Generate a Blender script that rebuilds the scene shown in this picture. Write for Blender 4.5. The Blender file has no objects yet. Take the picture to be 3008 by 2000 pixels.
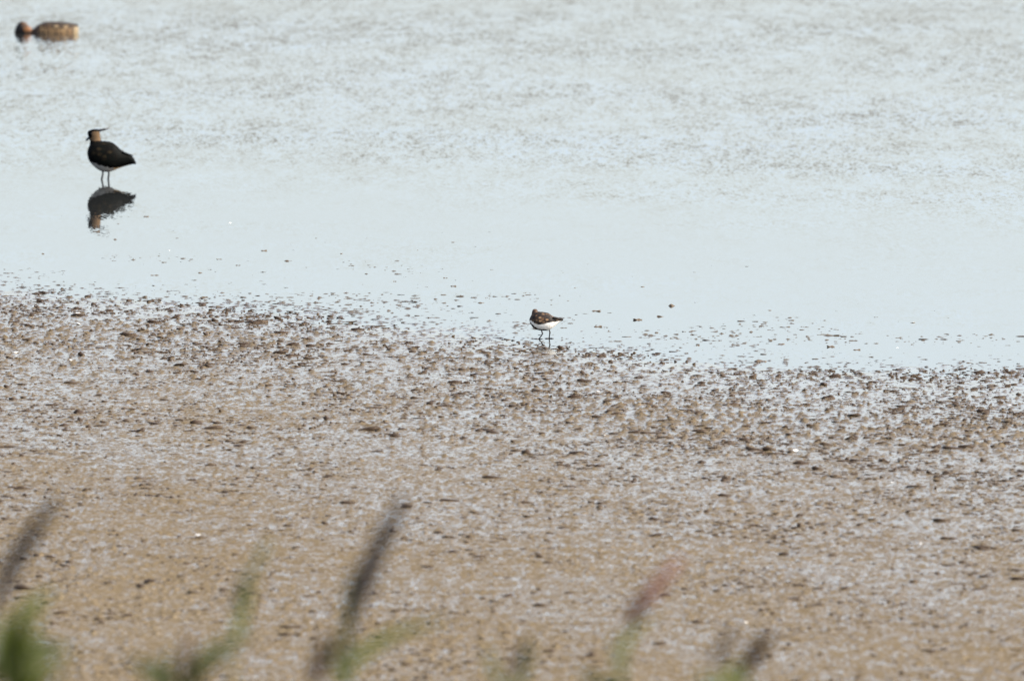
import bpy, bmesh, math, random
import numpy as np
from mathutils import Vector, Matrix

random.seed(7)
rng = np.random.default_rng(11)
scene = bpy.context.scene
col = scene.collection

# ------------------------------------------------------------------ camera
F_PX = 38076.0            # 300 mm lens on a 23.7 mm wide sensor, in photo pixels
CAM_H = 3.91
PITCH = math.atan(2705.0 / F_PX)
cam_d = bpy.data.cameras.new('camera')
cam = bpy.data.objects.new('camera', cam_d)
col.objects.link(cam)
cam.location = (0, 0, CAM_H)
cam.rotation_euler = (math.pi / 2 - PITCH, 0, 0)
cam_d.sensor_width = 23.7
cam_d.lens = 300.0
cam_d.clip_start = 0.5
cam_d.clip_end = 6000
cam_d.dof.use_dof = True
cam_d.dof.focus_distance = 55.5
cam_d.dof.aperture_fstop = 5.6
scene.camera = cam

# ------------------------------------------------------------------ sky, sun, exposure
SUN_EL = math.radians(35)
LX, LY = -0.98, 0.14                       # horizontal direction the light travels
world = bpy.data.worlds.new('World')
scene.world = world
world.use_nodes = True
wn = world.node_tree.nodes
wl = world.node_tree.links
wn.clear()
sky = wn.new('ShaderNodeTexSky')
sky.sky_type = 'NISHITA'
sky.sun_disc = False
sky.sun_elevation = SUN_EL
sky.sun_rotation = math.atan2(-LX, -LY)    # clockwise from +Y towards +X
sky.air_density = 0.8
sky.dust_density = 2.8
sky.ozone_density = 1.6
bg = wn.new('ShaderNodeBackground')
bg.inputs['Strength'].default_value = 0.15
wo = wn.new('ShaderNodeOutputWorld')
hz = wn.new('ShaderNodeHueSaturation')      # a milky, hazy sky
hz.inputs['Saturation'].default_value = 0.64
wl.new(sky.outputs[0], hz.inputs['Color'])
wl.new(hz.outputs[0], bg.inputs[0])
wl.new(bg.outputs[0], wo.inputs[0])

sun_d = bpy.data.lights.new('sun', 'SUN')
sun_d.energy = 2.5
sun_d.angle = math.radians(0.55)
sun_d.color = (1.0, 0.93, 0.83)
sun = bpy.data.objects.new('sun', sun_d)
col.objects.link(sun)
_n = math.hypot(LX, LY)
sdir = Vector((LX / _n * math.cos(SUN_EL), LY / _n * math.cos(SUN_EL), -math.sin(SUN_EL)))
sun.rotation_euler = sdir.to_track_quat('-Z', 'Y').to_euler()
sun.location = (20, -10, 30)

vs = scene.view_settings
vs.view_transform = 'Standard'
vs.look = 'None'
vs.gamma = 1
vs.exposure = 1.48
vs.use_curve_mapping = False
scene.render.resolution_x = 1024
scene.render.resolution_y = 680

# ------------------------------------------------------------------ helpers
def pix_ray(px, py):
    u = (px - 1504) / F_PX
    v = (py - 1000) / F_PX
    f = Vector((0, math.cos(PITCH), -math.sin(PITCH)))
    up = Vector((0, math.sin(PITCH), math.cos(PITCH)))
    return f + Vector((1, 0, 0)) * u - up * v

def pix_ground(px, py, z=0.0):
    r = pix_ray(px, py)
    t = (z - CAM_H) / r.z
    return Vector((r.x * t, r.y * t, z))

def pix_at(px, py, dist):
    r = pix_ray(px, py)
    t = dist / r.y
    return Vector((r.x * t, dist, CAM_H + r.z * t))

def tag(o, label=None, cat=None, group=None, kind=None):
    if label: o['label'] = label
    if cat: o['category'] = cat
    if group: o['group'] = group
    if kind: o['kind'] = kind
    return o

def empty(name, loc):
    o = bpy.data.objects.new(name, None)
    o.empty_display_size = 0.05
    o.location = loc
    col.objects.link(o)
    return o

def obj(name, me, mat=None, parent=None):
    o = bpy.data.objects.new(name, me)
    if mat is not None:
        me.materials.clear()
        me.materials.append(mat)
    col.objects.link(o)
    if parent is not None:
        o.parent = parent
    return o

def mesh_np(name, v, faces, smooth=True):
    """v (n,3) array, faces (m,k) array of equal-sided polygons"""
    me = bpy.data.meshes.new(name)
    v = np.asarray(v, dtype=np.float32)
    faces = np.asarray(faces, dtype=np.int32)
    m, k = faces.shape
    me.vertices.add(len(v))
    me.vertices.foreach_set('co', v.ravel())
    me.loops.add(m * k)
    me.loops.foreach_set('vertex_index', faces.ravel())
    me.polygons.add(m)
    me.polygons.foreach_set('loop_start', np.arange(0, m * k, k, dtype=np.int32))
    me.polygons.foreach_set('loop_total', np.full(m, k, dtype=np.int32))
    me.update(calc_edges=True)
    if smooth:
        me.polygons.foreach_set('use_smooth', np.ones(m, dtype=bool))
    return me

def _hash(ix, iy, seed):
    h = (ix.astype(np.int64) * 374761393 + iy.astype(np.int64) * 668265263 + seed * 974634541) & 0xFFFFFFFF
    h = ((h ^ (h >> 13)) * 1274126177) & 0xFFFFFFFF
    h = ((h ^ (h >> 16)) * 2246822519) & 0xFFFFFFFF
    return (h ^ (h >> 15)) & 0xFFFFFFFF

def gnoise(x, y, seed=0):
    """gradient noise, about -1..1"""
    ix = np.floor(x); iy = np.floor(y)
    fx = x - ix; fy = y - iy
    ux = fx * fx * fx * (fx * (fx * 6 - 15) + 10)
    uy = fy * fy * fy * (fy * (fy * 6 - 15) + 10)
    def g(dx, dy):
        a = _hash(ix + dx, iy + dy, seed) * (2 * math.pi / 4294967296.0)
        return np.cos(a) * (fx - dx) + np.sin(a) * (fy - dy)
    a = g(0, 0) * (1 - ux) + g(1, 0) * ux
    b = g(0, 1) * (1 - ux) + g(1, 1) * ux
    return (a * (1 - uy) + b * uy) * 1.5

def sstep(a, b, x):
    t = np.clip((x - a) / (b - a), 0, 1)
    return t * t * (3 - 2 * t)

# ------------------------------------------------------------------ materials
def new_mat(name):
    m = bpy.data.materials.new(name)
    m.use_nodes = True
    nt = m.node_tree
    b = nt.nodes['Principled BSDF']
    return m, nt, b

def node(nt, typ, **kw):
    n = nt.nodes.new(typ)
    for k, v in kw.items():
        setattr(n, k, v)
    return n

def ramp(nt, stops, fac):
    n = nt.nodes.new('ShaderNodeValToRGB')
    e = n.color_ramp.elements
    while len(e) < len(stops):
        e.new(0.5)
    for i, (p, c) in enumerate(stops):
        e[i].position = p
        e[i].color = (c[0], c[1], c[2], 1)
    nt.links.new(fac, n.inputs[0])
    return n

def mix(nt, fac, a, b, blend='MIX'):
    n = nt.nodes.new('ShaderNodeMix')
    n.data_type = 'RGBA'
    n.blend_type = blend
    for key, v in ((0, fac), (6, a), (7, b)):
        if isinstance(v, (int, float)):
            n.inputs[key].default_value = v
        elif isinstance(v, tuple):
            n.inputs[key].default_value = (*v, 1) if len(v) == 3 else v
        else:
            nt.links.new(v, n.inputs[key])
    return n.outputs[2]

def mth(nt, op, a, b=None, c=None, clamp=False):
    n = nt.nodes.new('ShaderNodeMath')
    n.operation = op
    n.use_clamp = clamp
    for i, v in enumerate((a, b, c)):
        if v is None: continue
        if isinstance(v, (int, float)): n.inputs[i].default_value = v
        else: nt.links.new(v, n.inputs[i])
    return n.outputs[0]

def noise(nt, vec, scale, detail=3, rough=0.5):
    n = nt.nodes.new('ShaderNodeTexNoise')
    n.inputs['Scale'].default_value = scale
    n.inputs['Detail'].default_value = detail
    n.inputs['Roughness'].default_value = rough
    nt.links.new(vec, n.inputs['Vector'])
    return n

def mud_material():
    m, nt, b = new_mat('wet_mud')
    tc = node(nt, 'ShaderNodeTexCoord')
    P = tc.outputs['Object']
    at = node(nt, 'ShaderNodeAttribute', attribute_name='proud')
    dr = node(nt, 'ShaderNodeAttribute', attribute_name='drained')
    n1 = noise(nt, P, 1.3, 4)
    n2 = noise(nt, P, 38.0, 4, 0.6)
    c = ramp(nt, [(0.30, (0.096, 0.071, 0.041)), (0.55, (0.153, 0.1175, 0.072)), (0.78, (0.210, 0.165, 0.107))], n2.outputs[0])
    c2 = mix(nt, mth(nt, 'MULTIPLY', n1.outputs[0], 0.4), c.outputs[0], (0.10, 0.07, 0.038))
    wetdark = mth(nt, 'MULTIPLY_ADD', dr.outputs['Fac'], 0.45, 0.62, clamp=True)
    hs = node(nt, 'ShaderNodeHueSaturation')
    nt.links.new(c2, hs.inputs['Color']); nt.links.new(wetdark, hs.inputs['Value'])
    nt.links.new(hs.outputs[0], b.inputs['Base Color'])
    mp = node(nt, 'ShaderNodeMapping')
    mp.inputs['Scale'].default_value = (64, 25, 1)
    nt.links.new(P, mp.inputs[0])
    nf = noise(nt, mp.outputs[0], 1.0, 4, 0.62)
    ex = node(nt, 'ShaderNodeMapRange', interpolation_type='SMOOTHSTEP')
    mp2 = node(nt, 'ShaderNodeMapping')
    mp2.inputs['Scale'].default_value = (17, 6, 1)
    nt.links.new(P, mp2.inputs[0])
    nc = noise(nt, mp2.outputs[0], 1.0, 3, 0.6)
    nt.links.new(mth(nt, 'ADD', mth(nt, 'MULTIPLY', nf.outputs[0], 0.62), mth(nt, 'MULTIPLY', nc.outputs[0], 0.38)), ex.inputs[0])
    nt.links.new(mth(nt, 'MULTIPLY_ADD', dr.outputs['Fac'], -0.32, 0.62), ex.inputs[1])
    nt.links.new(mth(nt, 'MULTIPLY_ADD', dr.outputs['Fac'], -0.26, 0.76), ex.inputs[2])
    bare = mth(nt, 'MAXIMUM', at.outputs['Fac'], ex.outputs[0])
    film = mth(nt, 'MULTIPLY_ADD', dr.outputs['Fac'], 0.22, 0.05)
    film = mth(nt, 'MULTIPLY_ADD', mth(nt, 'SUBTRACT', n1.outputs[0], 0.5), 0.06, film)
    r = mth(nt, 'ADD', film, mth(nt, 'MULTIPLY', bare, 0.6), clamp=True)
    nt.links.new(r, b.inputs['Roughness'])
    b.inputs['IOR'].default_value = 1.36
    sp = mth(nt, 'SUBTRACT', 0.5, mth(nt, 'ADD', mth(nt, 'MULTIPLY', bare, 0.36), mth(nt, 'MULTIPLY', dr.outputs['Fac'], 0.24)), clamp=True)
    nt.links.new(sp, b.inputs['Specular IOR Level'])
    bp = node(nt, 'ShaderNodeBump')
    bp.inputs['Strength'].default_value = 0.7
    bp.inputs['Distance'].default_value = 0.002
    nb = noise(nt, P, 75.0, 4, 0.6)
    nt.links.new(mth(nt, 'MULTIPLY', nb.outputs[0], mth(nt, 'ADD', at.outputs['Fac'], mth(nt, 'MULTIPLY_ADD', dr.outputs['Fac'], 0.15, 0.03))), bp.inputs['Height'])
    nt.links.new(bp.outputs[0], b.inputs['Normal'])
    return m

def lump_material():
    m, nt, b = new_mat('mud_clods')
    tc = node(nt, 'ShaderNodeTexCoord')
    ge = node(nt, 'ShaderNodeNewGeometry')
    n0 = noise(nt, ge.outputs['Position'], 9.0, 2)
    n2 = noise(nt, ge.outputs['Position'], 90.0, 4, 0.6)
    c = ramp(nt, [(0.32, (0.028, 0.016, 0.008)), (0.5, (0.058, 0.037, 0.019)), (0.72, (0.12, 0.083, 0.045))], n2.outputs[0])
    c2 = mix(nt, ramp(nt, [(0.34, (0, 0, 0)), (0.50, (0.85, 0.85, 0.85))], n0.outputs[0]).outputs[0], c.outputs[0], (0.034, 0.019, 0.009))
    nt.links.new(c2, b.inputs['Base Color'])
    b.inputs['Roughness'].default_value = 0.6
    b.inputs['Specular IOR Level'].default_value = 0.2
    bp = node(nt, 'ShaderNodeBump')
    bp.inputs['Strength'].default_value = 0.8
    bp.inputs['Distance'].default_value = 0.004
    nt.links.new(n2.outputs[0], bp.inputs['Height'])
    nt.links.new(bp.outputs[0], b.inputs['Normal'])
    return m

def clod_material():
    m, nt, b = new_mat('clod_mud')
    ge = node(nt, 'ShaderNodeNewGeometry')
    n2 = noise(nt, ge.outputs['Position'], 110.0, 4, 0.65)
    c = ramp(nt, [(0.32, (0.045, 0.030, 0.016)), (0.5, (0.10, 0.069, 0.038)), (0.70, (0.18, 0.13, 0.075))], n2.outputs[0])
    nt.links.new(c.outputs[0], b.inputs['Base Color'])
    b.inputs['Roughness'].default_value = 0.55
    b.inputs['Specular IOR Level'].default_value = 0.35
    bp = node(nt, 'ShaderNodeBump')
    bp.inputs['Distance'].default_value = 0.004
    nt.links.new(n2.outputs[0], bp.inputs['Height'])
    nt.links.new(bp.outputs[0], b.inputs['Normal'])
    return m

def water_material():
    m, nt, b = new_mat('shallow_turbid_water')
    tc = node(nt, 'ShaderNodeTexCoord')
    P = tc.outputs['Object']
    sep = node(nt, 'ShaderNodeSeparateXYZ')
    nt.links.new(P, sep.inputs[0])
    # distance beyond the line where the breeze starts to ruffle the water
    s = mth(nt, 'ADD', sep.outputs[1], mth(nt, 'MULTIPLY_ADD', sep.outputs[0], 0.93, -65.3))
    wob = noise(nt, P, 0.55, 2)
    s = mth(nt, 'ADD', s, mth(nt, 'MULTIPLY_ADD', wob.outputs[0], 3.0, -1.5))
    mr = node(nt, 'ShaderNodeMapRange', interpolation_type='SMOOTHSTEP')
    nt.links.new(s, mr.inputs[0])
    mr.inputs[1].default_value = -2.6
    mr.inputs[2].default_value = 4.5
    mr.inputs[3].default_value = 0.10
    mr.inputs[4].default_value = 1.0
    b.inputs['Base Color'].default_value = (0.022, 0.023, 0.022, 1)
    b.inputs['Roughness'].default_value = 0.02
    b.inputs['IOR'].default_value = 1.333
    # ripple slopes, as a tilt of the surface normal (two sizes of wavelet, gusting in patches)
    gust = noise(nt, P, 0.35, 3, 0.5)
    gm = node(nt, 'ShaderNodeMapRange')
    nt.links.new(gust.outputs[0], gm.inputs[0])
    gm.inputs[1].default_value = 0.35
    gm.inputs[2].default_value = 0.65
    gm.inputs[3].default_value = 0.55
    gm.inputs[4].default_value = 1.15
    cat = noise(nt, P, 0.9, 3, 0.55)
    cm = node(nt, 'ShaderNodeMapRange', interpolation_type='SMOOTHSTEP')
    nt.links.new(cat.outputs[0], cm.inputs[0])
    cm.inputs[1].default_value = 0.46
    cm.inputs[2].default_value = 0.64
    cm.inputs[3].default_value = 0.0
    cm.inputs[4].default_value = 0.16
    amp = mth(nt, 'ADD', mth(nt, 'MULTIPLY', gm.outputs[0], mr.outputs[0]), cm.outputs[0])
    tot = None
    for sc, rot, k, det in (((9.0, 1.7, 1), 16, 0.030, 2), ((30.0, 7.0, 1), -12, 0.055, 2), ((75.0, 18.0, 1), 6, 0.10, 1), ((2.6, 0.6, 1), 8, 0.025, 2)):
        mp = node(nt, 'ShaderNodeMapping')
        mp.inputs['Rotation'].default_value = (0, 0, math.radians(rot))
        mp.inputs['Scale'].default_value = sc
        nt.links.new(P, mp.inputs[0])
        nn = noise(nt, mp.outputs[0], 1.0, det, 0.5)
        sub = node(nt, 'ShaderNodeVectorMath', operation='SUBTRACT')
        nt.links.new(nn.outputs['Color'], sub.inputs[0])
        sub.inputs[1].default_value = (0.5, 0.5, 0.5)
        scl = node(nt, 'ShaderNodeVectorMath', operation='SCALE')
        nt.links.new(sub.outputs[0], scl.inputs[0])
        scl.inputs['Scale'].default_value = k
        if tot is None: tot = scl.outputs[0]
        else:
            ad = node(nt, 'ShaderNodeVectorMath', operation='ADD')
            nt.links.new(tot, ad.inputs[0]); nt.links.new(scl.outputs[0], ad.inputs[1])
            tot = ad.outputs[0]
    sc2 = node(nt, 'ShaderNodeVectorMath', operation='SCALE')
    nt.links.new(tot, sc2.inputs[0]); nt.links.new(amp, sc2.inputs['Scale'])
    fl = node(nt, 'ShaderNodeVectorMath', operation='MULTIPLY')
    nt.links.new(sc2.outputs[0], fl.inputs[0]); fl.inputs[1].default_value = (1, 1, 0)
    upv = node(nt, 'ShaderNodeVectorMath', operation='ADD')
    nt.links.new(fl.outputs[0], upv.inputs[0]); upv.inputs[1].default_value = (0, 0, 1)
    nm = node(nt, 'ShaderNodeVectorMath', operation='NORMALIZE')
    nt.links.new(upv.outputs[0], nm.inputs[0])
    nt.links.new(nm.outputs[0], b.inputs['Normal'])
    return m

def plumage_material(name, scale, stops, rough=0.6, jitter=0.25, spec=0.25):
    """colour comes from the plumage attribute; where 'mottle' is set, feather-sized cells take their own tint"""
    m, nt, b = new_mat(name)
    tc = node(nt, 'ShaderNodeTexCoord')
    base = node(nt, 'ShaderNodeAttribute', attribute_name='plumage')
    mo = node(nt, 'ShaderNodeAttribute', attribute_name='mottle')
    mp = node(nt, 'ShaderNodeMapping')
    mp.inputs['Scale'].default_value = (0.6, 1, 1)
    nt.links.new(tc.outputs['Object'], mp.inputs[0])
    vo = node(nt, 'ShaderNodeTexVoronoi')
    vo.inputs['Scale'].default_value = scale
    nt.links.new(mp.outputs[0], vo.inputs['Vector'])
    sp = node(nt, 'ShaderNodeSeparateColor')
    nt.links.new(vo.outputs['Color'], sp.inputs[0])
    tint = ramp(nt, stops, sp.outputs[0])
    edge = ramp(nt, [(0.25, (0, 0, 0)), (0.6, (1, 1, 1))], mth(nt, 'MULTIPLY', vo.outputs['Distance'], 1.0))
    tint2 = mix(nt, mth(nt, 'MULTIPLY', edge.outputs[0], 0.85), tint.outputs[0], (0.008, 0.006, 0.005))
    c = mix(nt, mo.outputs['Fac'], base.outputs['Color'], tint2)
    nf = noise(nt, tc.outputs['Object'], scale * 1.7, 3)
    v = node(nt, 'ShaderNodeHueSaturation')
    nt.links.new(c, v.inputs['Color'])
    nt.links.new(mth(nt, 'MULTIPLY_ADD', nf.outputs[0], jitter * 2, 1 - jitter), v.inputs['Value'])
    nt.links.new(v.outputs[0], b.inputs['Base Color'])
    b.inputs['Roughness'].default_value = rough
    b.inputs['Specular IOR Level'].default_value = spec
    bp = node(nt, 'ShaderNodeBump')
    bp.inputs['Strength'].default_value = 0.5
    bp.inputs['Distance'].default_value = 0.0015
    nt.links.new(vo.outputs['Distance'], bp.inputs['Height'])
    nt.links.new(bp.outputs[0], b.inputs['Normal'])
    return m

def plain(name, c, rough=0.5, var=0.25, scale=30.0, trans=0.0):
    m, nt, b = new_mat(name)
    tc = node(nt, 'ShaderNodeTexCoord')
    n = noise(nt, tc.outputs['Object'], scale, 3)
    lo = tuple(x * (1 - var) for x in c)
    hi = tuple(min(1, x * (1 + var)) for x in c)
    nt.links.new(ramp(nt, [(0.3, lo), (0.7, hi)], n.outputs[0]).outputs[0], b.inputs['Base Color'])
    b.inputs['Roughness'].default_value = rough
    if trans:
        b.inputs['Specular IOR Level'].default_value = 0.15
        out = nt.nodes['Material Output']
        t = node(nt, 'ShaderNodeBsdfTranslucent')
        t.inputs[0].default_value = (c[0] * 1.6, c[1] * 1.6, c[2], 1)
        ms = node(nt, 'ShaderNodeMixShader')
        ms.inputs[0].default_value = trans
        nt.links.new(b.outputs[0], ms.inputs[1])
        nt.links.new(t.outputs[0], ms.inputs[2])
        nt.links.new(ms.outputs[0], out.inputs[0])
    return m

M_MUD = mud_material()
M_LUMP = lump_material()
M_CLOD = clod_material()
M_WATER = water_material()

# ------------------------------------------------------------------ mudflat
SH_X = np.array([-9.0, -2.33, -0.35, 0.04, 0.59, 1.30, 2.10, 9.0])
SH_Y = np.array([66.0, 59.06, 56.5, 55.66, 54.63, 53.6, 53.2, 48.0])
S_K = np.array([-400, -60, -30, -14, -9, -5, -2.0, -0.5, 0.4, 1.6, 6, 20, 30, 45, 60, 500])
H_K = np.array([-3.0, -0.8, -0.3, -0.09, -0.028, -0.0075, -0.0032, -0.0020, -0.0005, 0.003, 0.012, 0.035, 0.10, 1.2, 2.2, 2.2])

def shore_s(x, y):
    return np.interp(x, SH_X, SH_Y) - y + 0.8 * gnoise(x * 0.55, y * 0.35, 5) + 0.25 * gnoise(x * 1.7, y * 0.9, 6)

def mud_parts(x, y):
    s = shore_s(x, y)
    mean = np.interp(s, S_K, H_K)
    band = (0.45 * sstep(-2.6, 0.4, s) + 0.55 * sstep(-0.5, 3.5, s)) * (1 - 0.30 * sstep(4.0, 9.0, s))
    und = 0.0013 * gnoise(x * 3.0, y * 1.6, 21) + 0.0006 * gnoise(x * 8.0, y * 5.0, 22)
    patch = 0.5 + 0.5 * gnoise(x * 1.1, y * 0.55, 33)
    n = gnoise(x * 25, y * 17, 41) + 0.85 * gnoise(x * 54, y * 29, 42)
    n2 = gnoise(x * 8, y * 5, 43)
    wide = gnoise(x * 0.5, y * 0.33, 35)
    thr = 0.36 - 0.40 * (patch - 0.5) - 0.22 * n2 - 0.16 * wide + 0.16 * sstep(4, 8, s) * (1 - sstep(12, 16, s))
    lump = np.clip(n - thr, 0, 1.2)
    out = 0.50 * sstep(-7.5, -1.5, s) * sstep(0.46, 0.60, patch)
    amp = 0.0145 * np.maximum(band, out)
    return mean + und, lump * amp, s

def ground_h(x, y):
    x = np.atleast_1d(np.asarray(x, float)); y = np.atleast_1d(np.asarray(y, float))
    a, b, s = mud_parts(x, y)
    return a + b

xi = np.concatenate([[-1300, -300, -90, -30, -10, -4, -2, -1.3], np.linspace(-1, 1, 580), [1.3, 2, 4, 10, 30, 90, 300, 1300]])
ys = np.concatenate([[-600, -100, -20, 0, 5, 10, 15, 20, 25, 30, 34, 37], np.arange(38.5, 63.0, 0.0235), np.arange(63.1, 72, 0.25), [75, 80, 90, 110, 150, 250, 500, 1000, 4500]])
XI, Y = np.meshgrid(xi, ys)
X = XI * np.clip(Y * 0.0395 + 0.45, 1.9, 3.4)
nx, ny = len(xi), len(ys)
Z0, ZL, SS = mud_parts(X, Y)
idx = np.arange(nx * ny).reshape(ny, nx)
quads = np.stack([idx[:-1, :-1], idx[:-1, 1:], idx[1:, 1:], idx[1:, :-1]], -1).reshape(-1, 4)
me = mesh_np('mudflat', np.stack([X, Y, Z0 + ZL], -1).reshape(-1, 3), quads)
a = me.attributes.new('proud', 'FLOAT', 'POINT')
a.data.foreach_set('value', sstep(0.0003, 0.004, ZL).ravel().astype(np.float32))
a = me.attributes.new('drained', 'FLOAT', 'POINT')
dr_ = np.clip(np.interp(SS, [0, 2.5, 7, 15], [0.05, 0.43, 0.60, 0.76]) * (1 + 0.12 * gnoise(X * 1.3, Y * 0.6, 91) + 0.08 * gnoise(X * 4.5, Y * 2.2, 92)), 0, 1)
a.data.foreach_set('value', dr_.ravel().astype(np.float32))
tag(obj('mudflat', me, M_MUD), kind='structure')

# ------------------------------------------------------------------ water
wx = np.array([-3000, -300, -30, -8, 8, 30, 300, 3000.0]); wy = np.array([44, 52, 60, 75, 100, 200, 800, 4500.0])
WX, WY = np.meshgrid(wx, wy)
wi = np.arange(64).reshape(8, 8)
wq = np.stack([wi[:-1, :-1], wi[:-1, 1:], wi[1:, 1:], wi[1:, :-1]], -1).reshape(-1, 4)
tag(obj('water', mesh_np('water', np.stack([WX, WY, np.zeros_like(WX)], -1).reshape(-1, 3), wq), M_WATER), kind='structure')

# ------------------------------------------------------------------ mud lumps (uncountable) and clods
def ico(sub):
    bm = bmesh.new()
    bmesh.ops.create_icosphere(bm, subdivisions=sub, radius=1.0)
    v = np.array([q.co[:] for q in bm.verts])
    f = np.array([[q.index for q in p.verts] for p in bm.faces])
    bm.free()
    return v, f

IV1, IF1 = ico(1)
IV2, IF2 = ico(2)

def lump_verts(base, r, seed):
    """an irregular crumb: knobbly, flat underneath"""
    g = np.random.default_rng(seed)
    ax = g.normal(size=(4, 3)); ax /= np.linalg.norm(ax, axis=1)[:, None]
    d = np.ones(len(base))
    for k in range(4):
        d += g.uniform(-0.45, 0.55) * np.clip(base @ ax[k], 0, 1) ** 2
    d += g.normal(0, 0.13, len(base))
    v = base * d[:, None]
    v[:, 2] = np.maximum(v[:, 2], -0.5)
    return v * r

# thousands of small lumps joined into one piece of stuff
up_f = IF1[(IV1[IF1][:, :, 2] > -0.75).all(axis=1)]
N = 125000
ly = rng.uniform(39.0, 64.5, N)
lx = rng.uniform(-1, 1, N) * (ly * 0.0395 + 0.25)
_, zl, ls = mud_parts(lx, ly)
dens = np.interp(ls, [-9, -6, -3, -1.0, 0.2, 1.0, 4.5, 7.5, 11, 25], [0.006, 0.05, 0.22, 0.45, 0.75, 1.0, 1.0, 0.60, 0.42, 0.34])
clump = 0.35 + 0.8 * gnoise(lx * 1.4, ly * 0.8, 77) + 0.8 * gnoise(lx * 5, ly * 3.0, 78) + 120 * zl
keep = rng.uniform(0, 1, N) < dens * np.clip(clump, 0.06, 1.2)
lx, ly, ls = lx[keep], ly[keep], ls[keep]
gz = ground_h(lx, ly)
gz = np.where(ls < 0, np.maximum(gz, -0.0025), gz)
rad = np.clip(np.exp(rng.normal(math.log(0.0034), 0.52, len(lx))), 0.002, 0.016)
rad = rad * np.interp(ls, [3, 10], [1.0, 0.95])
rad = np.where(ls < 0.3, np.minimum(rad * 0.85, 0.0055), rad)
variants = [lump_verts(IV1, 1.0, 300 + k) for k in range(60)]
V = []; Fc = []; off = 0
for i in range(len(lx)):
    vv = variants[i % 60]
    c, s_ = math.cos(i * 2.4), math.sin(i * 2.4)
    flat = ls[i] < 0.3
    sx = rad[i] * (1.6 if flat else 1.0) * (0.9 + 2.2 * (((i * 37) % 101) / 101.0) ** 2)
    sz = rad[i] * (0.35 + 0.7 * (((i * 53) % 97) / 97.0) ** 2)
    if flat: sz *= 0.6
    qx = vv[:, 0] * c - vv[:, 1] * s_
    qy = vv[:, 0] * s_ + vv[:, 1] * c
    lean = 0.6 * math.sin(i * 1.3)
    V.append(np.stack([(qx + lean * vv[:, 2]) * sx + lx[i], qy * rad[i] * 1.2 + ly[i], vv[:, 2] * sz + gz[i]], -1))
    Fc.append(up_f + off)
    off += len(vv)
me = mesh_np('mud_lumps', np.concatenate(V), np.concatenate(Fc))
tag(obj('mud_lumps', me, M_LUMP), 'countless small brown lumps and casts of mud strewn over the flat', 'mud lumps', kind='stuff')

clod_meshes = []
for k in range(8):
    cv = lump_verts(IV2, 1.0, 900 + k)
    g_ = np.random.default_rng(60 + k)
    cv[:, 2] *= 0.75 + 0.45 * np.sin(cv[:, 0] * g_.uniform(2.5, 4.5) + g_.uniform(0, 6))
    cv[:, 0] += 0.35 * g_.uniform(-1, 1) * np.maximum(cv[:, 2], 0)
    me = mesh_np('mud_clod', cv, IF2)
    me.materials.append(M_CLOD)
    clod_meshes.append(me)

# isolated clods, seen in the photograph: pixel x, pixel y of the foot, width in pixels
CLODS = [(1971,899,26),(1874,940,24),(1748,914,26),(1413,890,18),(1943,930,20),(1723,1045,20),(1505,1138,24),(1671,1140,18),
 (2058,1187,15),(1807,1201,15),(1644,1240,14),(1319,1112,16),(1973,1129,22),(1818,1020,13),(2050,1015,13),(1690,846,12),
 (1887,843,18),(1430,875,9),(1753,960,24),(1784,962,13),(1415,995,14),(71,901,18),(490,937,15),(475,987,15),(253,999,18),
 (597,1066,18),(853,1093,20),(806,1108,13),(574,923,14),(323,760,12),(455,809,20),(128,746,15),(586,802,20),(645,762,18),
 (773,737,18),(327,1170,22),(245,1190,15),(431,1216,18),(430,637,15),(349,658,14),(220,690,10),(1309,817,13),(1329,841,22),
 (1332,712,16),(1006,746,12),(1062,836,11),(1189,814,10),(1227,735,9),(1270,738,9),(1446,793,11),(1029,781,20),(846,767,18),
 (1105,785,14),(917,856,12),(1160,827,11),(1655,801,9),(1726,776,11),(2441,1019,22),(2514,1028,20),(2233,1062,34),(2850,1066,17),
 (2257,912,17),(2296,1011,17),(2303,1116,13),(2403,1157,13),(2445,1171,18),(2483,1188,20),(2615,1203,15),(2776,1282,24),
 (2812,1141,16),(2944,1168,22),(2430,1354,18),(2628,1392,15),(2575,932,14),(2959,1131,17),(2577,1281,22),(2617,1286,18),
 (2265,1653,18),(2681,1808,20),(2556,1591,20),(2638,1745,34),(2448,1767,17),(2851,1880,18),(2299,1834,15),(2563,1826,20),
 (964,1456,18),(557,1530,18),(340,704,16),(520,700,12),(700,780,16),(760,800,13),(930,700,10),(1080,700,9),(2450,864,9),(2040,800,8)]
GC = 'isolated clods of mud'
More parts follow.
